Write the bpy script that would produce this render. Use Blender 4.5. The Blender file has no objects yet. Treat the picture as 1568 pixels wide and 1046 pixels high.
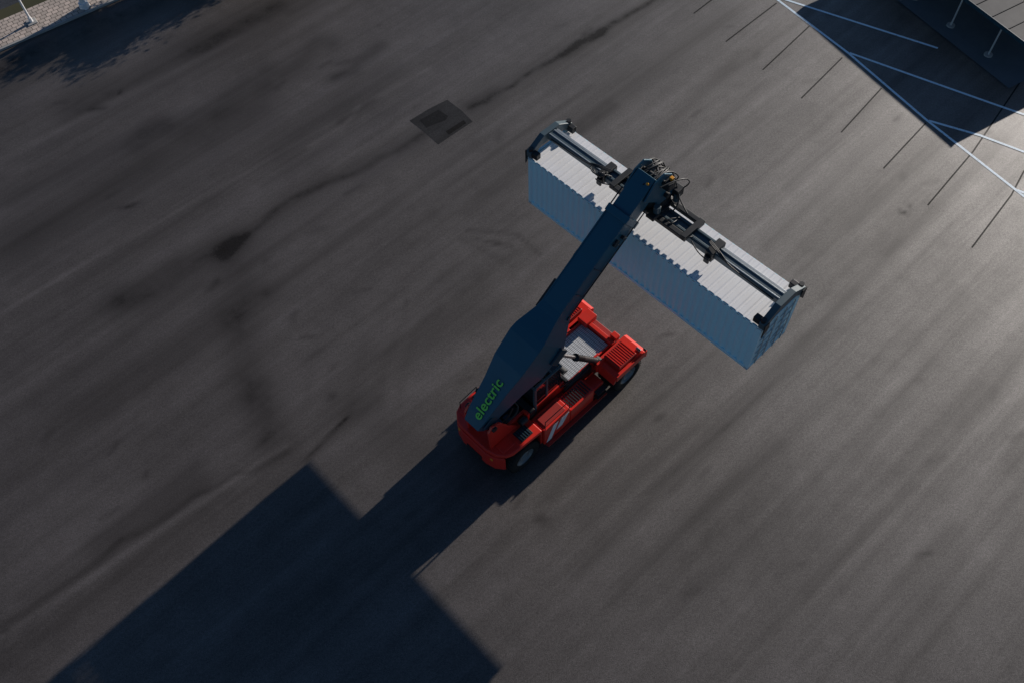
import bpy, bmesh, math, random
import numpy as np
from mathutils import Vector, Matrix
random.seed(4)
scene=bpy.context.scene
COL=bpy.context.collection

# ------------------------------------------------------------------ materials
def newmat(name):
    m=bpy.data.materials.new(name); m.use_nodes=True
    nt=m.node_tree; b=nt.nodes['Principled BSDF']
    return m,nt,b
def paint(name,col,rough=.45,metal=0.0,dirt=.25,scale=1.5,spec=.5,bump=0.0,coat=0.0):
    m,nt,b=newmat(name); N=nt.nodes; L=nt.links
    tc=N.new('ShaderNodeTexCoord')
    n=N.new('ShaderNodeTexNoise'); n.inputs['Scale'].default_value=scale; n.inputs['Detail'].default_value=7
    n.inputs['Roughness'].default_value=.65
    L.new(tc.outputs['Object'],n.inputs['Vector'])
    r=N.new('ShaderNodeMapRange'); r.inputs[1].default_value=.35; r.inputs[2].default_value=.75
    r.inputs[3].default_value=0; r.inputs[4].default_value=dirt
    L.new(n.outputs['Fac'],r.inputs[0])
    mx=N.new('ShaderNodeMixRGB'); mx.inputs[1].default_value=(*col,1)
    mx.inputs[2].default_value=(col[0]*.45+.01,col[1]*.45+.01,col[2]*.45+.01,1)
    L.new(r.outputs[0],mx.inputs[0]); L.new(mx.outputs[0],b.inputs['Base Color'])
    r2=N.new('ShaderNodeMapRange'); r2.inputs[3].default_value=max(.05,rough-.1); r2.inputs[4].default_value=min(1,rough+.15)
    L.new(n.outputs['Fac'],r2.inputs[0]); L.new(r2.outputs[0],b.inputs['Roughness'])
    b.inputs['Metallic'].default_value=metal
    b.inputs['Specular IOR Level'].default_value=spec
    b.inputs['Coat Weight'].default_value=coat
    if bump:
        bp=N.new('ShaderNodeBump'); bp.inputs['Strength'].default_value=bump; bp.inputs['Distance'].default_value=.02
        L.new(n.outputs['Fac'],bp.inputs['Height']); L.new(bp.outputs[0],b.inputs['Normal'])
    return m
M_red=paint('red_paint',(.76,.028,.014),.36,dirt=.30,coat=.2)
M_redd=paint('dark_red_paint',(.40,.017,.011),.5,dirt=.5)
M_boom=paint('boom_blue_paint',(.010,.095,.150),.40,dirt=.22,scale=.8)
M_boomd=paint('boom_dark_blue',(.008,.05,.08),.45,dirt=.4)
M_spr=paint('spreader_grey',(.07,.11,.13),.4,dirt=.5,scale=3)
M_sprl=paint('spreader_rail',(.46,.50,.52),.35,metal=.4,dirt=.6,scale=5)
M_black=paint('black_steel',(.014,.016,.018),.45,dirt=.3)
M_rub=paint('tyre_rubber',(.022,.021,.020),.85,dirt=.5,spec=.2,bump=.3)
M_hub=paint('wheel_rim',(.22,.24,.25),.45,dirt=.5,metal=.3)
M_chrome=paint('chrome_rod',(.55,.56,.58),.18,metal=1,dirt=.1)
M_green=paint('green_lettering',(.20,.74,.09),.5,dirt=.05)
M_white=paint('white_lettering',(.82,.82,.82),.5,dirt=.2)
M_yel=paint('amber_light',(.8,.35,.03),.35,dirt=.1)
M_cont=paint('container_blue_paint',(.58,.88,.97),.38,dirt=.10,scale=.9,spec=.8)
M_croof=paint('container_roof_paint',(.95,.95,.95),.36,dirt=.20,scale=1.2,spec=.9)
M_croofd=paint('casting_steel',(.42,.55,.62),.6,dirt=.4)
M_glass,nt,b=newmat('cab_glass'); b.inputs['Base Color'].default_value=(.015,.02,.025,1); b.inputs['Roughness'].default_value=.05; b.inputs['Coat Weight'].default_value=.5
M_conc=paint('concrete',(.36,.36,.35),.9,dirt=.4,scale=2)
M_slab=paint('concrete_slab',(.10,.12,.14),.85,dirt=.4,scale=1)
M_roofp=paint('canopy_roof_membrane',(.012,.02,.032),.55,dirt=.3,scale=.7,spec=.2)
M_grey=paint('galvanised_steel',(.6,.62,.63),.4,metal=.4,dirt=.3)

def grating(name,c1,c2,sc):
    m,nt,b=newmat(name);N=nt.nodes;L=nt.links
    tc=N.new('ShaderNodeTexCoord')
    ch=N.new('ShaderNodeTexBrick'); ch.inputs['Scale'].default_value=sc; ch.offset=0
    ch.inputs['Brick Width'].default_value=.5; ch.inputs['Row Height'].default_value=.25
    ch.inputs['Color1'].default_value=(*c1,1); ch.inputs['Color2'].default_value=(c1[0]*.9,c1[1]*.9,c1[2]*.9,1)
    ch.inputs['Mortar'].default_value=(*c2,1); ch.inputs['Mortar Size'].default_value=.03
    L.new(tc.outputs['Object'],ch.inputs['Vector'])
    L.new(ch.outputs['Color'],b.inputs['Base Color']); b.inputs['Roughness'].default_value=.4; b.inputs['Metallic'].default_value=.2
    return m
M_grat=grating('deck_grating',(.78,.80,.82),(.16,.17,.18),3.0)

# ------------------------------------------------------------------ mesh helpers
def mkobj(name,me,par,mat,bev=0,smooth=False):
    o=bpy.data.objects.new(name,me); COL.objects.link(o)
    if mat: me.materials.append(mat)
    if par: o.parent=par
    if bev:
        md=o.modifiers.new('b','BEVEL'); md.width=bev; md.segments=2; md.limit_method='ANGLE'; md.angle_limit=math.radians(40)
    if smooth:
        for p in me.polygons: p.use_smooth=True
    return o
def mesh(name,vs,fs):
    me=bpy.data.meshes.new(name); me.from_pydata([tuple(v) for v in vs],[],fs); 
    bm=bmesh.new(); bm.from_mesh(me); bmesh.ops.recalc_face_normals(bm,faces=bm.faces); bm.to_mesh(me); bm.free()
    me.update(); return me
def flat(name,vs):
    me=bpy.data.meshes.new(name); me.from_pydata(vs,[],[tuple(range(len(vs)))]); me.update()
    if me.polygons[0].normal.z<0: me.flip_normals()
    return me
def boxes(name,par,lst,mat,bev=.02):
    vs=[];fs=[]
    for (x0,x1,y0,y1,z0,z1) in lst:
        k=len(vs)
        vs+=[(x0,y0,z0),(x1,y0,z0),(x1,y1,z0),(x0,y1,z0),(x0,y0,z1),(x1,y0,z1),(x1,y1,z1),(x0,y1,z1)]
        fs+=[tuple(k+i for i in f) for f in ((0,3,2,1),(4,5,6,7),(0,1,5,4),(1,2,6,5),(2,3,7,6),(3,0,4,7))]
    return mkobj(name,mesh(name,vs,fs),par,mat,bev)
def box(name,par,x0,x1,y0,y1,z0,z1,mat,bev=.03): return boxes(name,par,[(x0,x1,y0,y1,z0,z1)],mat,bev)
def prism(name,par,pts,a0,a1,mat,axis='y',bev=.02):
    def P(p,a):
        return {'y':(p[0],a,p[1]),'z':(p[0],p[1],a),'x':(a,p[0],p[1])}[axis]
    n=len(pts); vs=[P(p,a0) for p in pts]+[P(p,a1) for p in pts]
    fs=[tuple(range(n)),tuple(range(2*n-1,n-1,-1))]+[(i,(i+1)%n,n+(i+1)%n,n+i) for i in range(n)]
    return mkobj(name,mesh(name,vs,fs),par,mat,bev)
def cyls(name,par,lst,mat,seg=18,bev=0):
    vs=[];fs=[]
    for c in lst:
        p0,p1,r=Vector(c[0]),Vector(c[1]),c[2]; r2=c[3] if len(c)>3 else r
        d=(p1-p0).normalized(); u=d.orthogonal().normalized(); w=d.cross(u); k=len(vs)
        for p,rr in ((p0,r),(p1,r2)):
            for i in range(seg):
                t=2*math.pi*i/seg; vs.append(p+u*math.cos(t)*rr+w*math.sin(t)*rr)
        fs.append(tuple(k+i for i in range(seg))[::-1]); fs.append(tuple(k+seg+i for i in range(seg)))
        fs+=[(k+i,k+(i+1)%seg,k+seg+(i+1)%seg,k+seg+i) for i in range(seg)]
    return mkobj(name,mesh(name,vs,fs),par,mat,bev)
def tube(name,par,paths,r,mat):
    cu=bpy.data.curves.new(name,'CURVE'); cu.dimensions='3D'; cu.bevel_depth=r; cu.bevel_resolution=2
    for pts in paths:
        s=cu.splines.new('NURBS'); s.points.add(len(pts)-1)
        for i,p in enumerate(pts): s.points[i].co=(*p,1)
        s.use_endpoint_u=True; s.order_u=3
    o=bpy.data.objects.new(name,cu); COL.objects.link(o); cu.materials.append(mat)
    if par:o.parent=par
    return o
def lathe(name,par,c,prof,mat,seg=40):
    vs=[];fs=[];n=len(prof)
    for i in range(seg):
        t=2*math.pi*i/seg
        for r,y in prof: vs.append((c[0]+r*math.cos(t),c[1]+y,c[2]+r*math.sin(t)))
    for i in range(seg):
        for j in range(n-1):
            fs.append((i*n+j,i*n+j+1,((i+1)%seg)*n+j+1,((i+1)%seg)*n+j))
    return mkobj(name,mesh(name,vs,fs),par,mat,0,True)
def empty(name,loc,rz=0):
    o=bpy.data.objects.new(name,None); COL.objects.link(o); o.location=loc; o.rotation_euler=(0,0,rz); return o
def strip(name,par,pts,w,z,mat):
    vs=[];fs=[]
    for i,p in enumerate(pts):
        p=Vector(p)
        d=(Vector(pts[min(i+1,len(pts)-1)])-Vector(pts[max(i-1,0)])).normalized(); n=Vector((-d.y,d.x))*w/2
        vs+=[(p.x+n.x,p.y+n.y,z),(p.x-n.x,p.y-n.y,z)]
    for i in range(len(pts)-1): fs.append((2*i,2*i+1,2*i+3,2*i+2))
    me=bpy.data.meshes.new(name); me.from_pydata(vs,[],fs); me.update()
    return mkobj(name,me,par,mat)

# ------------------------------------------------------------------ camera
TH=math.radians(31.8); RO=math.radians(2.7)
cam=bpy.data.cameras.new('camera'); co=bpy.data.objects.new('camera',cam); COL.objects.link(co)
co.matrix_world=Matrix.Translation((0,0,36.5))@Matrix.Rotation(TH,4,'X')@Matrix.Rotation(-RO,4,'Z')
cam.sensor_width=36; cam.lens=32.14; cam.clip_end=6000; scene.camera=co

# ------------------------------------------------------------------ light
AZ=math.radians(43.6); EL=math.radians(17.2)
sd=Vector((math.cos(AZ)*math.cos(EL),math.sin(AZ)*math.cos(EL),math.sin(EL)))
sl=bpy.data.lights.new('sun','SUN'); sl.energy=5.0; sl.angle=math.radians(.53); sl.color=(1,.92,.84)
so=bpy.data.objects.new('sun',sl); COL.objects.link(so); so.rotation_euler=sd.to_track_quat('Z','Y').to_euler(); so.location=(40,40,60)
w=bpy.data.worlds.new('World'); scene.world=w; w.use_nodes=True
sky=w.node_tree.nodes.new('ShaderNodeTexSky'); sky.sky_type='NISHITA'; sky.sun_disc=False
sky.sun_elevation=EL; sky.sun_rotation=math.pi/2-AZ; sky.altitude=200; sky.dust_density=0.15; sky.ozone_density=4.6; sky.air_density=1.0
bg=w.node_tree.nodes['Background']; bg.inputs['Strength'].default_value=.058
w.node_tree.links.new(sky.outputs[0],bg.inputs[0])
scene.view_settings.view_transform='Standard'; scene.view_settings.look='None'; scene.view_settings.exposure=0

# ------------------------------------------------------------------ ground
def seg_dist(P,pts):
    best=np.full(len(P),1e9)
    for a,b in zip(pts[:-1],pts[1:]):
        a=np.array(a,float);b=np.array(b,float);d=b-a
        t=np.clip(((P-a)@d)/(d@d),0,1); q=a+t[:,None]*d
        best=np.minimum(best,np.hypot(*(P-q).T))
    return best
xs=np.concatenate([[-3000,-1200,-500,-200,-90,-50],np.arange(-36,44.01,.2),[55,90,200,500,1200,3000]])
ys=np.concatenate([[-3000,-1200,-500,-200,-80,-20],np.arange(2,58.01,.2),[70,110,200,500,1200,3000]])
X,Y=np.meshgrid(xs,ys); P=np.stack([X.ravel(),Y.ravel()],1)
st=np.zeros(len(P))
def wob(pts,amp=.18):
    out=[]
    for a,b in zip(pts[:-1],pts[1:]):
        a=np.array(a,float);b=np.array(b,float);n=max(1,int(np.hypot(*(b-a))/.8))
        for i in range(n): out.append(tuple(a+(b-a)*i/n+np.array([random.gauss(0,amp),random.gauss(0,amp)])*(1 if i else .3)))
    out.append(tuple(pts[-1])); return out
def stroke(pts,wd,s,p=2):
    global st
    st+= s*np.exp(-(seg_dist(P,pts)/wd)**p)
stroke(wob([(12,48.2),(9.5,46.5),(6.1,43.8),(4.1,42.4),(1.3,40.3),(-1.7,38.1)],.1),.2,.42); stroke([(12,48.2),(4.1,42.4),(-1.7,38.1)],.8,.28)
stroke(wob([(6.0,43.8),(3.9,42.2)],.15),.45,.35); stroke([(-.5,39),(-2,38)],.7,.3)
stroke(wob([(-4.3,36.3),(-7.4,33.9),(-10.1,32.6),(-12,31.2),(-14.1,28.9)],.12),.24,.38); stroke([(-4.3,36.3),(-10.1,32.6),(-14.1,28.9)],.9,.25)
stroke(wob([(-14.1,28.9),(-16.2,27.7),(-18.9,26)]),.8,.25)
stroke([(-13.6,29.5),(-14.3,28.8)],.5,.42); stroke([(-14,29),(-18.9,26)],1.4,.2)
stroke(wob([(-13.7,26.9),(-13.1,24.5),(-12.7,22.7),(-11.5,19.9),(-10.7,17.9)],.25),1.0,.22)
stroke([(-12.1,20.5),(-11,18.6)],1.0,.22); stroke([(-13.5,27),(-12,21)],1.6,.12)
stroke([(-7.5,19.1),(-8.4,18.1),(-9.3,17.0)],.11,.45)  # thin dark streak in the asphalt colour
stroke(wob([(-20.9,10.4),(-17.5,12.9),(-13.9,15.6),(-10.1,17.5)],.1),.16,.3)
stroke([(-17.5,13.6),(-13.9,16.2)],.8,.3)
stroke([(-31,41.5),(-26.6,44.9),(-21.4,48.8)],1.6,.6)  # cast shadow along the kerb, painted into the asphalt darkening
stroke([(-24,39.5),(-18,43.5),(-12,48)],1.5,.35)
stroke(wob([(-20,36.5),(-10,44)],.3),.8,.35); stroke([(-18,44),(-13.5,47.5)],.8,.35)
stroke([(-25,30),(-14,38.5)],1.6,.33); stroke([(-12,35.5),(-6.5,41)],1.2,.25)
stroke(wob([(-9.5,41),(-7,43.5)]),.5,.4); stroke([(-9,37.5),(-7.2,39)],.25,.3)
stroke([(-26,33),(-19,38)],.9,.3); stroke([(-20,20),(-12,26)],1.2,.2); stroke([(4,36),(14,45)],.8,.22); stroke([(-1,32),(6,38)],.5,.2)
for r,s in ((8.2,.10),(9.1,.10),(10.4,.07),(12.5,.09)):
    stroke([(3+r*math.cos(t),20+r*math.sin(t)) for t in np.linspace(1.7,3.2,14)],.25,s)
stroke([(-2,29.4),(.5,29.0),(1.6,27.6)],.12,.35); stroke([(-1.6,28.8),(.2,28.2)],.12,.35); stroke([(-2.4,28.9),(.2,27.0)],.1,.25)
stroke([(20,29.3),(20.3,29.1)],.12,.9); stroke([(20.5,29.7),(20.6,29.5)],.1,.7); stroke([(.8,13.8),(1,13.8)],.25,.6)
stroke([(-7,22),(-1,24.5)],.9,.2); stroke([(-2.5,16),(-8,20)],1.1,.2)
for k in range(90):
    x=random.uniform(-26,28);y=random.uniform(9,46); stroke([(x,y),(x+random.uniform(.05,.8),y+random.uniform(.05,.6))],random.uniform(.08,.22),random.uniform(.1,.35))
for k in range(26):
    x=random.uniform(-24,22);y=random.uniform(6,34);l=random.uniform(6,20);a_=math.radians(random.uniform(36,46))
    for o_ in(0,2.1): stroke([(x-o_*math.sin(a_),y+o_*math.cos(a_)),(x-o_*math.sin(a_)+l*math.cos(a_),y+o_*math.cos(a_)+l*math.sin(a_))],random.uniform(.15,.4),random.uniform(.07,.2))
lt=np.zeros(len(P))
def light(pts,wd,s):
    global lt; lt+=s*np.exp(-(seg_dist(P,pts)/wd)**2)
light([(-10.5,35.7),(-8.6,37.3),(-8,38.6)],.16,.4)
light([(-21,9.8),(-14,15.0),(-10.2,17.8)],.16,.4)
light([(-27,24),(-4,41.5)],.14,.25); light([(-30,34),(-13,46.5)],.3,.25); light([(4,4),(24,20)],.12,.2)
light([(-5,37.3),(-9,34.2)],.5,.25)
nx,ny=len(xs),len(ys)
idx=np.arange(nx*ny).reshape(ny,nx)
F=np.stack([idx[:-1,:-1],idx[:-1,1:],idx[1:,1:],idx[1:,:-1]],-1).reshape(-1,4)
me=bpy.data.meshes.new('ground')
me.from_pydata([(p[0],p[1],0) for p in P],[],F.tolist())
for nm,ar in (('stain',st),('joint',lt)):
    at=me.attributes.new(nm,'FLOAT','POINT'); at.data.foreach_set('value',ar.astype(np.float32))
me.update()

def asphalt(name,attr=True,base=(.056,.045,.038),mul=1.0,spec=1.18,r0=.57,r1=.51):
    m,nt,b=newmat(name);N=nt.nodes;L=nt.links
    tc=N.new('ShaderNodeTexCoord')
    def noise(sc,det=6,ro=.6,vec=None,dist=0):
        n=N.new('ShaderNodeTexNoise'); n.inputs['Scale'].default_value=sc; n.inputs['Detail'].default_value=det
        n.inputs['Roughness'].default_value=ro; n.inputs['Distortion'].default_value=dist
        L.new(vec or tc.outputs['Object'],n.inputs['Vector']); return n.outputs['Fac']
    def mapping(rot,sx,sy):
        a=N.new('ShaderNodeMapping'); a.inputs['Rotation'].default_value=(0,0,math.radians(rot)); L.new(tc.outputs['Object'],a.inputs['Vector'])
        c=N.new('ShaderNodeMapping'); c.inputs['Scale'].default_value=(sx,sy,1); L.new(a.outputs[0],c.inputs['Vector']); return c.outputs[0]
    def rng(v,a0,a1,b0,b1):
        r=N.new('ShaderNodeMapRange'); r.inputs[1].default_value=a0;r.inputs[2].default_value=a1;r.inputs[3].default_value=b0;r.inputs[4].default_value=b1
        L.new(v,r.inputs[0]); return r.outputs[0]
    def mth(op,x,y):
        q=N.new('ShaderNodeMath'); q.operation=op
        for i,v in enumerate((x,y)):
            if isinstance(v,(int,float)): q.inputs[i].default_value=v
            else: L.new(v,q.inputs[i])
        return q.outputs[0]
    s1=noise(1,4,.6,mapping(-40,.025,.42)); s2=noise(1,3,.6,mapping(-41,.04,1.6)); s3=noise(1,5,.65,mapping(-38,.09,.3))
    mac=noise(.12,5,.6); mid=noise(1.1,6,.7); fine=noise(9,4,.7); agg=noise(26,2,.8)
    lo=mth('MULTIPLY',rng(s1,.3,.7,.80,1.20),rng(s2,.3,.7,.88,1.12))
    lo=mth('MULTIPLY',lo,rng(s3,.3,.7,.84,1.16)); lo=mth('MULTIPLY',lo,rng(mac,.3,.7,.85,1.15)); lo=mth('MULTIPLY',lo,rng(mid,.25,.75,.87,1.13))
    hi=mth('MULTIPLY',rng(fine,.25,.75,.74,1.26),rng(agg,.25,.75,.5,1.5))
    v=mth('MULTIPLY',lo,hi)
    ro=mth('ADD',rng(s1,.3,.7,r0,r1),rng(s2,.3,.7,.015,-.015))
    spc=mth('MULTIPLY',v,spec)
    if attr:
        a=N.new('ShaderNodeAttribute'); a.attribute_name='stain'; j=N.new('ShaderNodeAttribute'); j.attribute_name='joint'
        sm=mth('MULTIPLY',a.outputs['Fac'],rng(s3,.3,.7,.6,1.25)); sm=mth('MULTIPLY',sm,rng(mid,.3,.7,.6,1.3)); sm=mth('MULTIPLY',sm,rng(fine,.3,.7,.75,1.25)); sm=mth('MINIMUM',sm,.8)
        k=mth('MULTIPLY',mth('SUBTRACT',1.0,sm),mth('ADD',1.0,j.outputs['Fac']))
        v=mth('MULTIPLY',v,k); spc=mth('MULTIPLY',spc,k)
    vm=N.new('ShaderNodeVectorMath'); vm.operation='SCALE'; vm.inputs[0].default_value=tuple(c*mul for c in base); L.new(v,vm.inputs['Scale'])
    L.new(vm.outputs[0],b.inputs['Base Color']); L.new(ro,b.inputs['Roughness']); L.new(mth('MINIMUM',spc,2.2),b.inputs['Specular IOR Level'])
    bp=N.new('ShaderNodeBump'); bp.inputs['Strength'].default_value=.35; bp.inputs['Distance'].default_value=.012
    L.new(mth('ADD',agg,mth('MULTIPLY',fine,.6)),bp.inputs['Height']); L.new(bp.outputs[0],b.inputs['Normal'])
    return m
M_asph=asphalt('asphalt'); M_patch=asphalt('asphalt_patch',False,(.032,.030,.030),.65,.35)
M_asph2=asphalt('street_asphalt',False,(.06,.062,.068),.9,.3)
M_dark=asphalt('faded_line_paint',False,(.03,.028,.027),.5,.1)  # dark tone for the thin ground lines and the patch strip
mkobj('ground',me,None,M_asph)

# asphalt patches
pe=empty('asphalt_patch',(0,0,0))
mkobj('patch_outer',flat('p',[(-5.1,37.3,.004),(-4.1,38.1,.004),(-3,38.8,.004),(-2.2,37.9,.004),(-1.6,37.0,.004),(-2.5,36.25,.004),(-3.5,35.4,.004),(-4.2,36.3,.004)]),pe,M_patch)
mkobj('patch_inner',flat('p',[(-4.55,37.3,.008),(-3.5,38.05,.008),(-2.95,37.5,.008),(-3.1,37.2,.008),(-3.6,37.0,.008),(-4.15,36.7,.008)]),pe,asphalt('asphalt_patch_new',False,(.022,.021,.021),.5,.2))
mkobj('patch_strip',flat('p',[(-2.9,36.1,.008),(-1.95,36.9,.008),(-2.1,37.15,.008),(-3.1,36.35,.008)]),pe,M_dark)

# white painted lines and thin dark lines
def wornwhite():
    m,nt,b=newmat('line_paint_white');N=nt.nodes;L=nt.links
    tc=N.new('ShaderNodeTexCoord'); n=N.new('ShaderNodeTexNoise'); n.inputs['Scale'].default_value=7; n.inputs['Detail'].default_value=8;n.inputs['Roughness'].default_value=.75
    L.new(tc.outputs['Object'],n.inputs['Vector']); cr=N.new('ShaderNodeValToRGB')
    cr.color_ramp.elements[0].position=.30;cr.color_ramp.elements[0].color=(.25,.27,.29,1);cr.color_ramp.elements[1].position=.46;cr.color_ramp.elements[1].color=(.72,.86,.95,1)
    L.new(n.outputs['Fac'],cr.inputs[0]);L.new(cr.outputs[0],b.inputs['Base Color']); b.inputs['Roughness'].default_value=.5; b.inputs['Specular IOR Level'].default_value=.7
    return m
M_line=wornwhite()
le=empty('road_marking',(0,0,0))
strip('main_line',le,[(15.0,49.3),(16.8,46.3),(20.1,41.1),(23.1,35.5),(26.5,29.9),(30,24.2)],.15,.008,M_line)
strip('bay_line_1',le,[(17.0,46.25),(25.3,41.1)],.15,.012,M_line)
strip('bay_line_2',le,[(20.2,41.05),(24,38.5),(27.3,36.3),(31,33.9)],.15,.012,M_line)
strip('bay_line_3',le,[(23.2,35.45),(25.6,34.2),(27.5,32.9),(32,30.2)],.15,.012,M_line)
strip('bay_line_4',le,[(26.3,30.3),(31,27.2)],.15,.012,M_line)
strip('bay_line_0',le,[(13.9,51.2),(22,46.2)],.15,.012,M_line)
fe=empty('faded_road_marking',(0,0,0))  # thin dark strips laid diagonally on the asphalt
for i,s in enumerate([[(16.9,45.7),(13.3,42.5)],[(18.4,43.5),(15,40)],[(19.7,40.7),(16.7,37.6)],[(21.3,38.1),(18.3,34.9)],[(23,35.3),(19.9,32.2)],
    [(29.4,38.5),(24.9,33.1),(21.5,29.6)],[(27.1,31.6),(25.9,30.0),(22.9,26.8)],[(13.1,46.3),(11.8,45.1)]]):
    strip('faded_line_%d'%i,fe,s,.08,.004,M_dark)

# ------------------------------------------------------------------ pavement / verge / street (upper left)
kd=Vector((.829,.560)); kn=Vector((-.560,.829)); k0=Vector((-29.7,44.6))
def K(s,t,z): q=k0+kd*s+kn*t; return (q.x,q.y,z)
def kslab(name,s0,s1,t0,t1,z0,z1,mat,par=None,bev=0):
    vs=[K(s0,t0,z0),K(s1,t0,z0),K(s1,t1,z0),K(s0,t1,z0),K(s0,t0,z1),K(s1,t0,z1),K(s1,t1,z1),K(s0,t1,z1)]
    return mkobj(name,mesh(name,vs,[(0,3,2,1),(4,5,6,7),(0,1,5,4),(1,2,6,5),(2,3,7,6),(3,0,4,7)]),par,mat,bev)
mp,nt,b=newmat('paving_stones');N=nt.nodes;L=nt.links
tc=N.new('ShaderNodeTexCoord');mpn=N.new('ShaderNodeMapping');mpn.inputs['Rotation'].default_value=(0,0,math.radians(-34));L.new(tc.outputs['Object'],mpn.inputs['Vector'])
br=N.new('ShaderNodeTexBrick');br.inputs['Scale'].default_value=1.6;br.inputs['Mortar Size'].default_value=.03;br.inputs['Color1'].default_value=(.60,.50,.43,1);br.inputs['Color2'].default_value=(.42,.36,.31,1);br.inputs['Mortar'].default_value=(.07,.06,.05,1)
br.inputs['Row Height'].default_value=.5;br.inputs['Brick Width'].default_value=.6
L.new(mpn.outputs[0],br.inputs['Vector']);L.new(br.outputs['Color'],b.inputs['Base Color']);b.inputs['Roughness'].default_value=.8
kslab('pavement',-60,80,.15,2.6,-.05,.12,mp)
kslab('kerb',-60,80,0,.147,-.05,.13,M_conc)
kslab('street',-60,80,3.6,14,-.02,.01,M_asph2)
mg,nt,b=newmat('verge_grass');N=nt.nodes;L=nt.links
n=N.new('ShaderNodeTexNoise');n.inputs['Scale'].default_value=3;n.inputs['Detail'].default_value=8
cr=N.new('ShaderNodeValToRGB');cr.color_ramp.elements[0].color=(.03,.035,.012,1);cr.color_ramp.elements[1].color=(.16,.12,.06,1);cr.color_ramp.elements[0].position=.35;cr.color_ramp.elements[1].position=.65
L.new(n.outputs['Fac'],cr.inputs[0]);L.new(cr.outputs[0],b.inputs['Base Color']);b.inputs['Roughness'].default_value=.95
kslab('grass_verge',-60,80,2.603,3.6,-.05,.09,mg)
def lamp(x,y,h,r):
    e=empty('street_lamp',(x,y,.12),math.radians(34))
    cyls('pole',e,[((0,0,0),(0,0,h),r,r*.55),((0,0,0),(0,0,.35),r*1.7,r*1.5)],M_white)
    cyls('arm',e,[((0,0,h-.05),(0,-1.3,h+.15),r*.5,r*.45)],M_grey)
    box('lantern',e,-.14,.14,-1.9,-1.2,h+.08,h+.24,M_grey,.04)
    box('base_plate',e,-.3,.3,-.3,.3,0,.06,M_conc)
lamp(-25.3,48.2,8,.19); lamp(-28.3,47.0,5,.07)

mlf=paint('leaves',(.05,.07,.02),.7,dirt=.6,scale=3); mbk=paint('bark',(.09,.065,.045),.9,dirt=.5,scale=6)
def shadow_caster_tree(x,y,h,rc,nl=6500):  # unseen trees, added to throw the shadow band beside the kerb
    e=empty('tree',(x,y,0))
    L_=[((0,0,0),(.05,.05,h*.55),.16,.1)]
    tips=[]
    for i in range(10):
        t=random.uniform(0,6.28);z=h*random.uniform(.2,.45);rr=rc*random.uniform(.3,.85);p=(rr*math.cos(t),rr*math.sin(t),z+h*random.uniform(.1,.38))
        L_.append(((.03,.03,z),p,.06,.02)); tips.append(p)
    cyls('trunk',e,L_,mbk,8)
    vs=[];fs=[]
    for i in range(nl):
        c=Vector(random.choice(tips)); d=Vector((random.gauss(0,1),random.gauss(0,1),random.gauss(0,.8)))*rc*.26; c=c+d
        if c.z<h*.12: continue
        u=Vector((random.uniform(-1,1),random.uniform(-1,1),random.uniform(-1,1))).normalized(); w_=u.orthogonal().normalized(); s=random.uniform(.09,.19); k=len(vs)
        vs+=[c+u*s,c+w_*s*.6,c-u*s,c-w_*s*.6]; fs.append((k,k+1,k+2,k+3))
    me=bpy.data.meshes.new('crown'); me.from_pydata([tuple(v) for v in vs],[],fs); mkobj('crown',me,e,mlf)
shadow_caster_tree(-14.6,54.0,5.2,1.9); shadow_caster_tree(-17.4,52.4,5.2,1.5); shadow_caster_tree(-19.8,51.6,4.4,1.2); shadow_caster_tree(-10.8,57.8,5.6,2.0)

# ------------------------------------------------------------------ canopy (upper right)
ce=empty('canopy_shelter',(22.94,49.5,0),math.atan2(-.883,.47))
box('roof',ce,0,12.7,0,9,1.98,2.12,M_roofp,.02)
boxes('roof_edge_trim',ce,[(-.03,12.73,-.05,-.003,1.93,2.17),(-.05,-.033,.0,9,1.93,2.17)],M_boomd,.0)
boxes('roof_seams',ce,[(x,x+.05,.05,8.9,2.122,2.16) for x in np.arange(1.2,12.6,1.2)],M_roofp,.01)
for i,x in enumerate((1.6,4.55,7.5,10.45)):
    cyls('column_%d'%i,ce,[((x,.12,.05),(x,.12,1.978),.05),((x,5.5,.05),(x,5.5,1.978),.05)],M_grey)
    cyls('column_base_%d'%i,ce,[((x,.12,.016),(x,.12,.09),.24)],M_conc)
mkobj('floor_slab',flat('s',[(-.3,-.9,.016),(13,-.9,.016),(13,9,.016),(-.3,9,.016)]),ce,M_slab)

# ------------------------------------------------------------------ shipping container
PH=math.atan2(.668,.744)
OX,OY=-.87,17.49
def W(x,y): return (OX+x*.744-y*.668, OY+x*.668+y*.744)
cx,cy=W(8.8,-.5)
ct=empty('shipping_container',(cx,cy,5.1),PH)
LX,LY,HZ=1.22,6.095,2.9
def corr(name,horizontal_len,height,pitch,depth,fn,mat,fr=(.28,.5,.78)):
    vs=[];fs=[];n=int(horizontal_len/pitch);pitch=horizontal_len/n;prof=[]
    for i in range(n):
        b0=-horizontal_len/2+i*pitch
        prof+=[(b0,0),(b0+pitch*fr[0],0),(b0+pitch*fr[1],depth),(b0+pitch*fr[2],depth)]
    prof.append((horizontal_len/2,0))
    for s,d in prof: vs+=[fn(s,d,0),fn(s,d,height)]
    for i in range(len(prof)-1): fs.append((2*i,2*i+1,2*i+3,2*i+2))
    me=bpy.data.meshes.new(name); me.from_pydata(vs,[],fs); return mkobj(name,me,ct,mat)
corr('side_wall_near',LY*2-.3,HZ-.3,.30,.055,lambda s,d,h:(-LX+.02+d,s,.15+h),M_cont)
corr('side_wall_far',LY*2-.3,HZ-.3,.30,.055,lambda s,d,h:(LX-.02-d,s,.15+h),M_cont)
corr('end_wall',LX*2-.3,HZ-.3,.28,.04,lambda s,d,h:(s,LY-.03-d,.15+h),M_cont)
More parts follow.
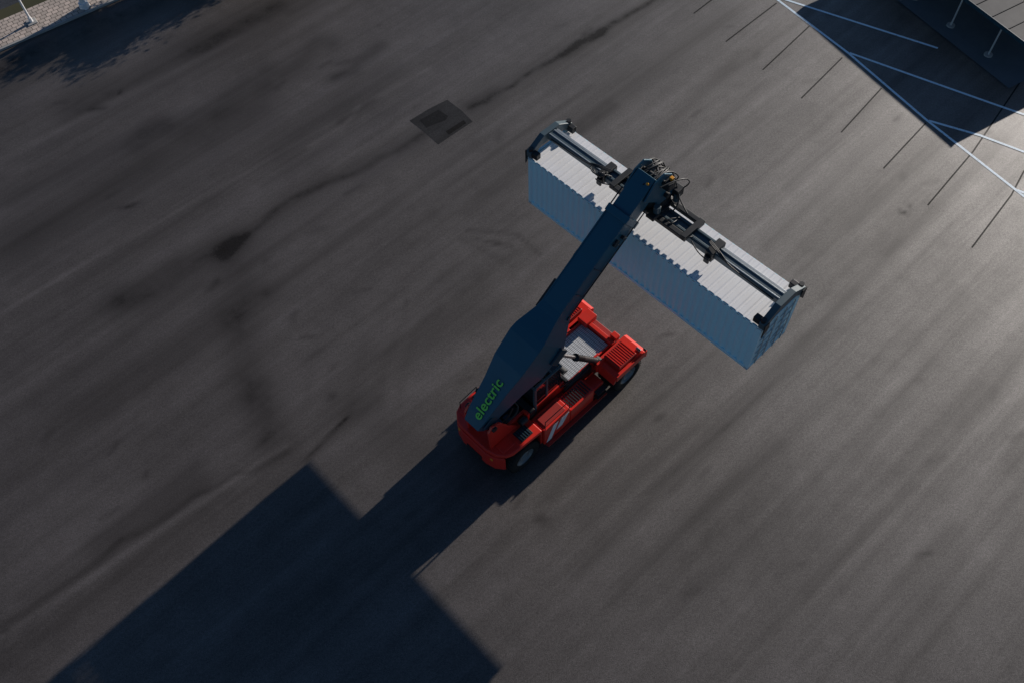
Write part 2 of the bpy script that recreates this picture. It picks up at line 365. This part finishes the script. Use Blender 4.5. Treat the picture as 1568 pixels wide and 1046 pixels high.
corr('roof',LY*2-.24,LX*2-.06,.34,.036,lambda s,d,h:(-LX+.03+h,s,HZ-.036+d),M_croof,(.2,.35,.85))
boxes('frame',ct,[(-LX,-LX+.06,-LY+.17,LY-.17,HZ-.1,HZ-.038),(LX-.06,LX,-LY+.17,LY-.17,HZ-.1,HZ-.038),
  (-LX,-LX+.07,-LY+.17,LY-.17,.0,.16),(LX-.07,LX,-LY+.17,LY-.17,.0,.16),
  (-LX+.17,LX-.17,LY-.1,LY,0,.16),(-LX+.17,LX-.17,LY-.1,LY,HZ-.12,HZ-.012),(-LX+.17,LX-.17,-LY,-LY+.1,HZ-.12,HZ-.012),(-LX+.17,LX-.17,-LY,-LY+.1,0,.16)],M_cont,.006)
boxes('corner_posts',ct,[(sx*LX-(.15 if sx>0 else 0),sx*LX+(.15 if sx<0 else 0),sy*LY-(.15 if sy>0 else 0),sy*LY+(.15 if sy<0 else 0),.12,HZ-.12) for sx in(-1,1) for sy in(-1,1)],M_cont,.01)
boxes('corner_castings',ct,[(sx*(LX+.004)-(.17 if sx>0 else 0),sx*(LX+.004)+(.17 if sx<0 else 0),sy*(LY+.004)-(.18 if sy>0 else 0),sy*(LY+.004)+(.18 if sy<0 else 0),z,z+.122) for sx in(-1,1) for sy in(-1,1) for z in(-.004,HZ-.118)],M_croofd,.01)
box('floor',ct,-LX+.07,LX-.07,-LY+.1,LY-.1,.03,.14,M_black,0)
boxes('doors',ct,[(-LX+.15,-.01,-LY+.02,-LY+.06,.16,HZ-.12),(.01,LX-.15,-LY+.02,-LY+.06,.16,HZ-.12)],M_cont,.01)
boxes('door_ribs',ct,[(x0,x0+.9,-LY+.005,-LY+.018,z,z+.09) for x0 in(-1.0,.1) for z in(.5,.95,1.4,1.85,2.3)],M_croofd,0)
cyls('locking_bars',ct,[((x,-LY-.03,.1),(x,-LY-.03,HZ-.08),.025) for x in(-.8,-.3,.3,.8)],M_grey,8)
boxes('door_handles',ct,[(x,x+.35,-LY-.06,-LY-.04,1.1,1.14) for x in(-.8,-.3,.3)]+[(x-.05,x+.05,-LY-.05,-LY,z,z+.08) for x in(-.8,-.3,.3,.8) for z in(.25,.8,1.9,2.5)],M_croofd,.005)

# ------------------------------------------------------------------ reach stacker
rs=empty('reach_stacker',(OX,OY,0),PH)
def wheel(nm,x,y,w_,out,R=.86):
    h=w_/2
    lathe(nm+'_tyre',rs,(x,y,R),[(R*.56,-h*.8),(R*.60,-h*.96),(R*.82,-h),(R*.95,-h*.9),(R,-h*.68),(R,h*.68),(R*.95,h*.9),(R*.82,h),(R*.60,h*.96),(R*.56,h*.8)],M_rub)
    lathe(nm+'_rim',rs,(x,y,R),[(0.0,out*h*.25),(R*.22,out*h*.3),(R*.24,out*h*.75),(R*.30,out*h*.75),(R*.33,out*h*.15),(R*.50,out*h*.3),(R*.57,out*h*.85)],M_hub)
    vs=[];fs=[]
    for i in range(30):
        t=2*math.pi*i/30
        for sy in(-1,1):
            k=len(vs)
            for rr in (R-.01,R+.022):
                for (tt,yy) in ((-.035,0.02),(.035,0.02),(.075,h*.85),(.005,h*.85)):
                    vs.append((x+rr*math.cos(t+tt),y+sy*yy,R+rr*math.sin(t+tt)))
            fs+=[tuple(k+j for j in f) for f in((0,1,2,3),(4,5,6,7),(0,1,5,4),(1,2,6,5),(2,3,7,6),(3,0,4,7))]
    mkobj(nm+'_tread',mesh(nm,vs,fs),rs,M_rub)
    cyls(nm+'_bolts',rs,[((x+R*.4*math.cos(t),y+out*h*.2,R+R*.4*math.sin(t)),(x+R*.4*math.cos(t),y+out*(h*.2+.07),R+R*.4*math.sin(t)),.025) for t in np.arange(0,6.28,.628)],M_hub,6)
wheel('wheel_rear_right',.1,-1.46,.55,-1);wheel('wheel_rear_left',.1,1.42,.55,1)
for s,n_ in((-1,'right'),(1,'left')):
    wheel('wheel_front_outer_'+n_,6.15,s*1.88,.5,s); wheel('wheel_front_inner_'+n_,6.15,s*1.28,.5,s)
boxes('chassis',rs,[(-.8,6.7,-.95,-.55,.75,1.55),(-.8,6.7,.55,.95,.75,1.55),(5.6,6.6,-.55,.55,.7,1.5),(1.0,1.4,-.55,.55,.8,1.4),(3.4,3.8,-.55,.55,.8,1.4)],M_redd)
box('front_axle',rs,5.85,6.45,-1.7,1.7,.6,1.1,M_black); box('rear_axle',rs,-.15,.35,-1.2,1.2,.6,1.05,M_black)
pl=[(-1.2,-.7),(-1.08,-1.15),(-.8,-1.5),(-.5,-1.62),(1.1,-1.72),(1.1,1.72),(-.5,1.66),(-.85,1.5),(-1.12,1.15),(-1.2,.75)]
prism('rear_body',rs,pl,1.78,2.02,M_red,'z',.06)
prism('counterweight',rs,[(-1.26,-.7),(-1.14,-1.15),(-.9,-1.45),(-.83,-1.5),(-.83,1.5),(-.9,1.45),(-1.14,1.15),(-1.26,.7)],.75,1.776,M_red,'z',.06)
boxes('rear_valance',rs,[(1.02,1.1,-1.7,-1.1,.8,1.776),(1.02,1.1,1.1,1.7,.8,1.776)],M_red)
boxes('rear_lamps',rs,[(-1.20,-1.13,-1.05,-.85,1.45,1.6),(-1.20,-1.13,.85,1.05,1.45,1.6)],M_yel,.01)
boxes('rear_bumper_slot',rs,[(-1.30,-1.25,-.45,.45,.85,1.1)],M_black,.01)
boxes('vent_panel',rs,[(.1,.75,-1.52,-.95,2.023,2.06),(.1,.75,1.0,1.55,2.023,2.06)],M_black,.01)
boxes('vent_slats',rs,[(x,x+.03,-1.48,-.99,2.062,2.08) for x in np.arange(.15,.72,.12)],M_boomd,0)
boxes('hatch_lids',rs,[(-.8,-.15,-1.35,-.85,2.023,2.07),(-.8,-.15,.85,1.35,2.023,2.07)],M_red,.02)
boxes('rear_bay',rs,[(-.5,1.05,-.55,.55,2.023,2.12)],M_black,.02)
boxes('rear_bay_parts',rs,[(-.3,.1,-.4,0,2.12,2.42),(.3,.9,-.1,.4,2.12,2.5),(.2,.5,-.5,-.2,2.12,2.35)],M_boomd,.04)
boxes('red_bay_rim',rs,[(.0,1.15,-.68,-.56,2.023,2.35),(.0,1.15,.56,.68,2.023,2.35),(1.0,1.12,-.95,-.7,2.023,2.5)],M_red,.02)
for s in(-1,1):
    prism('boom_support_'+('r' if s<0 else 'l'),rs,[(-1.0,2.02),(.55,2.02),(.1,2.6),(-.42,3.6),(-.85,3.8),(-1.08,3.5)],min(s*.62,s*.74)-.1,max(s*.62,s*.74)-.1,M_red,'y',.03)
cyls('boom_pivot_pin',rs,[((-.78,-.92,3.6),(-.78,.72,3.6),.13)],M_black)
for s,n_ in((-1,'right'),(1,'left')):
    y0,y1=sorted((s*1.0,s*1.82))
    boxes('side_body_'+n_,rs,[(1.13,2.7,y0,y1,.72,1.98),(2.73,4.2,y0,y1,.72,1.72),(4.23,4.95,*sorted((s*1.0,s*1.7)),.62,1.35)],M_red,.04)
    boxes('side_louvres_'+n_,rs,[(x,x+.05,*sorted((s*1.1,s*1.72)),1.724,1.75) for x in np.arange(2.85,4.1,.13)],M_black,0)
    boxes('side_lid_'+n_,rs,[(1.3,2.5,*sorted((s*1.12,s*1.7)),1.984,2.03)],M_redd,.02)
    boxes('steps_'+n_,rs,[(4.3,4.9,*sorted((s*1.72,s*1.98)),z,z+.04) for z in(.5,.85,1.2)],M_black,.005)
    f0,f1=sorted((s*1.0,s*2.2))
    prism('fender_'+n_,rs,[(5.0,1.55),(5.15,1.95),(5.35,2.05),(6.95,2.05),(7.15,1.9),(7.18,1.45),(7.1,1.45),(7.05,1.85),(6.9,1.94),(5.4,1.94),(5.25,1.86),(5.1,1.55)],f0,f1,M_red,'y',.01)
    boxes('fender_box_'+n_,rs,[(5.45,6.55,*sorted((s*1.15,s*2.08)),2.054,2.30)],M_redd,.04)
    boxes('fender_box_ribs_'+n_,rs,[(x,x+.045,*sorted((s*1.2,s*2.04)),2.304,2.33) for x in np.arange(5.52,6.5,.12)],M_red,0)
    boxes('fender_side_'+n_,rs,[(5.15,7.1,*sorted((s*2.202,s*2.25)),1.72,2.08)],M_red,.01)
    boxes('headlamps_'+n_,rs,[(6.7,6.85,*sorted((s*1.85,s*2.1)),2.054,2.25)],M_chrome,.03)
    boxes('mirror_'+n_,rs,[(6.95,7.0,*sorted((s*2.1,s*2.25)),2.1,2.3)],M_black,.02)
    base=Vector((5.2,s*1.02,2.0)); top=Vector((3.0,s*.92,4.95)); md=base.lerp(top,.62)
    cyls('lift_cylinder_'+n_,rs,[(base,md,.14),(md-(top-base)*.02,md+(top-base)*.02,.17),(base-Vector((0,.2,0)),base+Vector((0,.2,0)),.2)],M_black,20)
    cyls('lift_rod_'+n_,rs,[(md,top,.08)],M_chrome,16)
    boxes('cylinder_bracket_'+n_,rs,[(4.95,5.42,*sorted((s*.82,s*.94)),1.55,2.2),(4.95,5.42,*sorted((s*1.16,s*1.26)),1.55,2.2)],M_red,.02)
box('deck',rs,3.3,6.3,-.82,.82,1.6,1.90,M_redd,.02)
boxes('deck_grating',rs,[(3.6,6.15,-.78,.78,1.903,1.94)],M_grat,0)
boxes('deck_rims',rs,[(4.2,6.35,.80,.88,1.7,2.1),(4.2,6.35,-.88,-.80,1.7,2.0),(6.2,6.4,-.98,.98,1.5,2.15)],M_red,.02)
boxes('front_beam',rs,[(6.42,6.75,-1.0,1.0,1.1,1.95)],M_redd,.03)
boxes('front_boxes',rs,[(6.05,6.75,.45,1.0,2.0,2.35),(6.45,6.75,-.95,-.6,2.0,2.25)],M_red,.03)
boxes('running_board',rs,[(1.2,4.9,-2.0,-1.83,.66,.72),(1.2,4.9,1.83,2.0,.66,.72)],M_redd,.01)
boxes('black_side_parts',rs,[(3.2,4.9,-1.0,-.9,1.5,1.9),(3.35,3.5,-.9,.9,1.56,2.3),(1.15,1.45,-.95,.95,1.9,2.4)],M_black,.02)
for s in(-1,1):
    yy=sorted((s*1.822,s*1.832))
    prism('side_emblem_a'+str(s),rs,[(1.25,.8),(1.55,.8),(1.95,1.85),(1.65,1.85)],*yy,M_white,'y',0)
    prism('side_emblem_b'+str(s),rs,[(1.85,1.2),(2.2,1.2),(2.6,1.85),(2.15,1.85)],*yy,M_white,'y',0)
prism('cab_body',rs,[(1.6,1.62),(3.1,1.62),(3.28,2.5),(3.1,3.66),(1.6,3.66)],-.72,.72,M_glass,'y',.03)
boxes('cab_frame',rs,[(1.55,1.68,s*.76-.06,s*.76+.06,1.6,3.7) for s in(-1,1)]+[(2.3,2.4,s*.735-.03,s*.735+.03,1.6,3.7) for s in(-1,1)]+[(1.55,3.2,s*.74-.05,s*.74+.05,3.62,3.74) for s in(-1,1)]+[(x,x+.1,-.7,.7,3.64,3.73) for x in(1.55,2.1,2.6,3.1)],M_spr,.02)
boxes('cab_sill',rs,[(1.5,3.35,s*.76-.04,s*.76+.04,1.55,2.2) for s in(-1,1)],M_red,.02)
boxes('cab_roof_unit',rs,[(1.65,2.05,-.4,.4,3.735,3.86)],M_spr,.03)
R_=[((2.7,1.72,1.95),(2.7,1.72,2.75)),((4.2,1.72,1.75),(4.2,1.72,2.75)),((2.7,1.72,2.75),(4.2,1.72,2.75)),((-.6,1.5,2.0),(-.6,1.5,2.5)),((.4,1.55,2.0),(.4,1.55,2.5)),((-.6,1.5,2.5),(.4,1.55,2.5)),
 ((1.2,-1.78,1.95),(1.2,-1.78,2.7)),((2.65,-1.78,1.95),(2.65,-1.78,2.7)),((1.2,-1.78,2.7),(2.65,-1.78,2.7))]
cyls('handrails',rs,[(p,q,.02) for p,q in R_],M_black,8)
tube('engine_hoses',rs,[[(0,-.4,2.2),(.5,-.75,2.7),(1.0,-.5,3.1),(.4,-.2,3.6)],[(-.2,-.3,2.2),(.2,-.7,2.9),(.5,-.6,3.4)],[(.9,-.9,2.1),(1.4,-.95,2.5),(1.5,-.7,2.2)],[(3.1,-.8,2.0),(3.6,-1.1,2.5),(4.4,-1.0,2.3),(5.0,-.9,2.1)],[(3.1,.8,2.0),(3.7,1.0,2.6),(4.9,.95,2.2)]],.04,M_black)
cyls('exhaust_and_tank',rs,[((.2,1.2,2.0),(.2,1.2,2.9),.11),((.6,-.9,2.2),(.95,-.9,2.2),.16),((3.75,-.45,1.95),(3.75,.45,1.95),.2)],M_black)

# boom
BA=math.radians(36.4); BO=Vector((-.84,-.1,3.75))
def BP(q,y,n): return Vector((BO.x+q*math.cos(BA)-n*math.sin(BA),BO.y+y,BO.z+q*math.sin(BA)+n*math.cos(BA)))
def loft(name,secs,mat,bev=.03):
    vs=[];fs=[]
    for q,hw,t,b_ in secs: vs+=[BP(q,-hw,b_),BP(q,hw,b_),BP(q,hw,t),BP(q,-hw,t)]
    n=len(secs)
    for i in range(n-1):
        for j in range(4): fs.append((4*i+j,4*i+(j+1)%4,4*i+4+(j+1)%4,4*i+4+j))
    fs.append((0,1,2,3)); fs.append(tuple(4*(n-1)+j for j in(3,2,1,0)))
    return mkobj(name,mesh(name,vs,fs),rs,mat,bev)
loft('boom_outer',[(-.45,.40,.25,-.3),(0.1,.48,.38,-.5),(1.6,.62,.56,-.9),(2.6,.76,.72,-1.22),(3.75,.80,.78,-1.3),(4.1,.77,.74,-1.22),(5.05,.54,.54,-.72),(5.4,.50,.5,-.5),(9.7,.48,.47,-.45)],M_boom,.035)
loft('boom_collar',[(9.55,.54,.53,-.5),(9.85,.54,.53,-.5)],M_boom,.02)
loft('boom_inner',[(9.8,.43,.41,-.40),(11.5,.43,.41,-.40)],M_boom,.03)
def bbox(name,lst,mat,bev=.015):
    vs=[];fs=[]
    for (q0,q1,y0,y1,n0,n1) in lst:
        k=len(vs)
        for n_ in(n0,n1):
            for (q,y) in((q0,y0),(q1,y0),(q1,y1),(q0,y1)): vs.append(BP(q,y,n_))
        fs+=[tuple(k+i for i in f) for f in ((0,3,2,1),(4,5,6,7),(0,1,5,4),(1,2,6,5),(2,3,7,6),(3,0,4,7))]
    return mkobj(name,mesh(name,vs,fs),rs,mat,bev)
bbox('boom_edge_strips',[(5.4,9.5,-.49,-.44,.475,.52),(5.4,9.5,.44,.49,.475,.52)],M_boom)
bbox('boom_side_boxes',[(5.0,6.3,.53,.66,.0,.35),(7.4,7.7,.5,.58,.1,.35),(8.6,8.9,-.58,-.49,.05,.3),(9.0,9.15,-.62,-.49,-.2,.1)],M_black)
bbox('boom_side_ribs',[(q,q+.05,-.53,-.49,-.42,.4) for q in(6.3,7.5,8.7)],M_boomd)
bbox('boom_hinge_plates',[(-.25,.35,-.56,-.5,-.35,.2),(3.3,4.1,-.9,-.79,-1.35,-.8),(3.3,4.1,.79,.9,-1.35,-.8)],M_boomd,.03)
tube('boom_hoses',rs,[[tuple(BP(q,.56+.03*k,.30-.08*k)) for q in(4.6,6,8,9.9,10.6)] for k in range(3)]+[[tuple(BP(q,-.54,-.3)) for q in(5.2,7,9.5,10.4)]],.025,M_black)
cu=bpy.data.curves.new('boom_lettering','FONT'); cu.body='electric'; cu.size=.62; cu.extrude=.006; cu.offset=.010; cu.space_character=1.03
to=bpy.data.objects.new('boom_lettering',cu); COL.objects.link(to); to.parent=rs; cu.materials.append(M_green)
p0=BP(0.0,-.27,.37); p1=BP(1.6,-.27,.57)
xa=(p1-p0).normalized(); ya=Vector((0,1,0)); za=xa.cross(ya).normalized()
mt=Matrix((xa,ya,za)).transposed().to_4x4(); mt.translation=p0+za*.04-xa*.02; to.matrix_local=mt
cyls('beacon',rs,[(BP(11.2,-.3,.42),BP(11.2,-.3,.55),.05)],M_yel)
hx,hz=8.8,9.35
tip=BP(11.5,0,0)
for s in(-1,1):
    prism('head_plate_'+('r' if s<0 else 'l'),rs,[(tip.x-.9,tip.z-.35),(tip.x-.35,tip.z+.30),(tip.x+.15,tip.z+.42),(tip.x+.62,tip.z+.05),(hx+.5,hz+.5),(hx+.45,hz-.05),(hx-.45,hz-.05),(hx-.5,hz+.25)],-.1+min(s*.46,s*.54),-.1+max(s*.46,s*.54),M_boom,'y',.03)
box('head_core',rs,hx-.45,hx+.4,-.5,.3,hz-.02,hz+.55,M_black,.05)
cyls('head_pins',rs,[((hx,-.8,hz+.35),(hx,.6,hz+.35),.12),((tip.x+.1,-.7,tip.z),(tip.x+.1,.5,tip.z),.1)],M_black)
cyls('rotator',rs,[((hx,-.1,9.06),(hx,-.1,hz-.02),.62,.55),((hx,-.1,8.96),(hx,-.1,9.06),.75)],M_black,32,.02)
cyls('rotator_motors',rs,[((hx-.55,-.75,9.0),(hx-.55,-.75,9.5),.14),((hx+.5,.5,9.0),(hx+.5,.5,9.45),.14),((hx+.55,-.8,9.0),(hx+.55,-.8,9.4),.12)],M_spr,14,.01)
boxes('head_valves',rs,[(hx+.45,hx+.85,-.9,-.3,9.2,9.6),(hx+.3,hx+.7,.35,.8,9.3,9.75),(tip.x+.1,tip.x+.5,-.95,-.6,tip.z-.35,tip.z),(hx-.9,hx-.5,-.9,-.5,9.0,9.2)],M_black,.03)
boxes('head_lamps',rs,[(tip.x+.35,tip.x+.5,-.85,-.7,tip.z,tip.z+.12)],M_yel,.02)
hs=[]
for k in range(14):
    y=random.uniform(-.8,.6); 
    hs.append([(tip.x-.4+random.uniform(-.2,.5),y,tip.z+.1),(tip.x+.4+random.uniform(0,.4),y+random.uniform(-.4,.3),tip.z+random.uniform(.1,.3)),(hx+.7+random.uniform(0,.3),y+random.uniform(-.5,.5),tip.z-.6),(hx+random.uniform(.2,.8),random.uniform(-1.4,1),9.2),(hx+random.uniform(-.3,.4),random.uniform(-1.6,1.1),8.95)])
tube('head_hoses',rs,hs,.028,M_black)
# spreader
sy0=-.5; DZ=.26
def SB(name,lst,mat,bev=.02): return boxes(name,rs,[(hx+a,hx+b_,sy0+c,sy0+d,e+DZ,f_+DZ) for a,b_,c,d,e,f_ in lst],mat,bev)
SB('sideshift_frame',[(-.6,-.38,-1.7,2.1,8.45,8.65),(.38,.6,-1.7,2.1,8.45,8.65),(-.6,.6,-1.75,-1.5,8.45,8.7),(-.6,.6,1.9,2.15,8.45,8.7)],M_black)
SB('spreader_main_beam',[(-.30,.30,-2.8,2.8,8.16,8.45),],M_spr)
SB('spreader_beam_top',[(-.26,-.14,-2.7,2.7,8.45,8.53),(.14,.26,-2.7,2.7,8.45,8.53)],M_spr)
SB('spreader_collars',[(-.42,.42,-2.95,-2.6,8.10,8.6),(-.42,.42,2.6,2.95,8.10,8.6),(-.52,-.42,-2.9,-2.65,8.02,8.4),(-.52,-.42,2.65,2.9,8.02,8.4)],M_black,.04)
SB('telescopic_beams',[(-.24,.20,-5.95,-2.7,8.18,8.46),(-.24,.20,2.7,5.95,8.18,8.46)],M_spr)
SB('telescopic_rails',[(.22,.32,-5.88,-2.95,8.25,8.42),(.22,.32,2.95,5.88,8.25,8.42),(-.2,-.15,-5.88,-2.95,8.462,8.5),(.09,.14,-5.88,-2.95,8.462,8.5),(-.2,-.15,2.95,5.88,8.462,8.5),(.09,.14,2.95,5.88,8.462,8.5)],M_sprl,.01)
for s in(-1,1):
    ya,yb=sorted((sy0+s*5.90,sy0+s*6.16))
    prism('end_beam_'+('a' if s<0 else 'b'),rs,[(hx-1.25,8.04),(hx-1.25,8.32),(hx-.95,8.5),(hx-.45,8.8),(hx+.45,8.8),(hx+.95,8.5),(hx+1.25,8.32),(hx+1.25,8.04),(hx+1.0,8.04),(hx+.6,8.35),(hx-.6,8.35),(hx-1.0,8.04)],ya,yb,M_spr,'y',.02)
    for xx in(-1,1):
        prism('end_guide_%d_%d'%(s,xx),rs,[(hx+xx*1.27,7.6),(hx+xx*1.27,8.34),(hx+xx*1.0,8.34),(hx+xx*.95,8.0)],*sorted((sy0+s*6.17,sy0+s*6.21)),M_black,'y',0)
    cyls('twistlocks_'+('a' if s<0 else 'b'),rs,[((hx+x,sy0+s*6.0,8.0),(hx+x,sy0+s*6.0,8.5),.1) for x in(-1.13,1.13)],M_black)
    boxes('end_boxes_'+('a' if s<0 else 'b'),rs,[(hx-1.2,hx-.95,*sorted((sy0+s*5.6,sy0+s*5.895)),8.06,8.36),(hx+.95,hx+1.2,*sorted((sy0+s*5.6,sy0+s*5.895)),8.06,8.36)],M_black,.03)
hs=[]
for k in range(10):
    y=sy0+random.uniform(-2.9,2.9); hs.append([(hx+random.uniform(-.3,.3),y,8.8),(hx-.45,y+random.uniform(-.3,.3),9.05),(hx-.55,y+.3,8.7),(hx-.3,y+.6,8.7)])
for s in(-1,1):
    for k in range(3): hs.append([(hx-.1+.05*k,sy0+s*2.5,8.95),(hx-.3,sy0+s*(3.0+.2*k),9.0),(hx-.3,sy0+s*3.6,8.7),(hx-.26,sy0+s*5.7,8.6)])
    hs.append([(hx-.5,sy0+s*2.0,8.9),(hx-.7,sy0+s*2.5,8.7),(hx-.55,sy0+s*2.9,8.6)])
tube('spreader_hoses',rs,hs,.025,M_black)
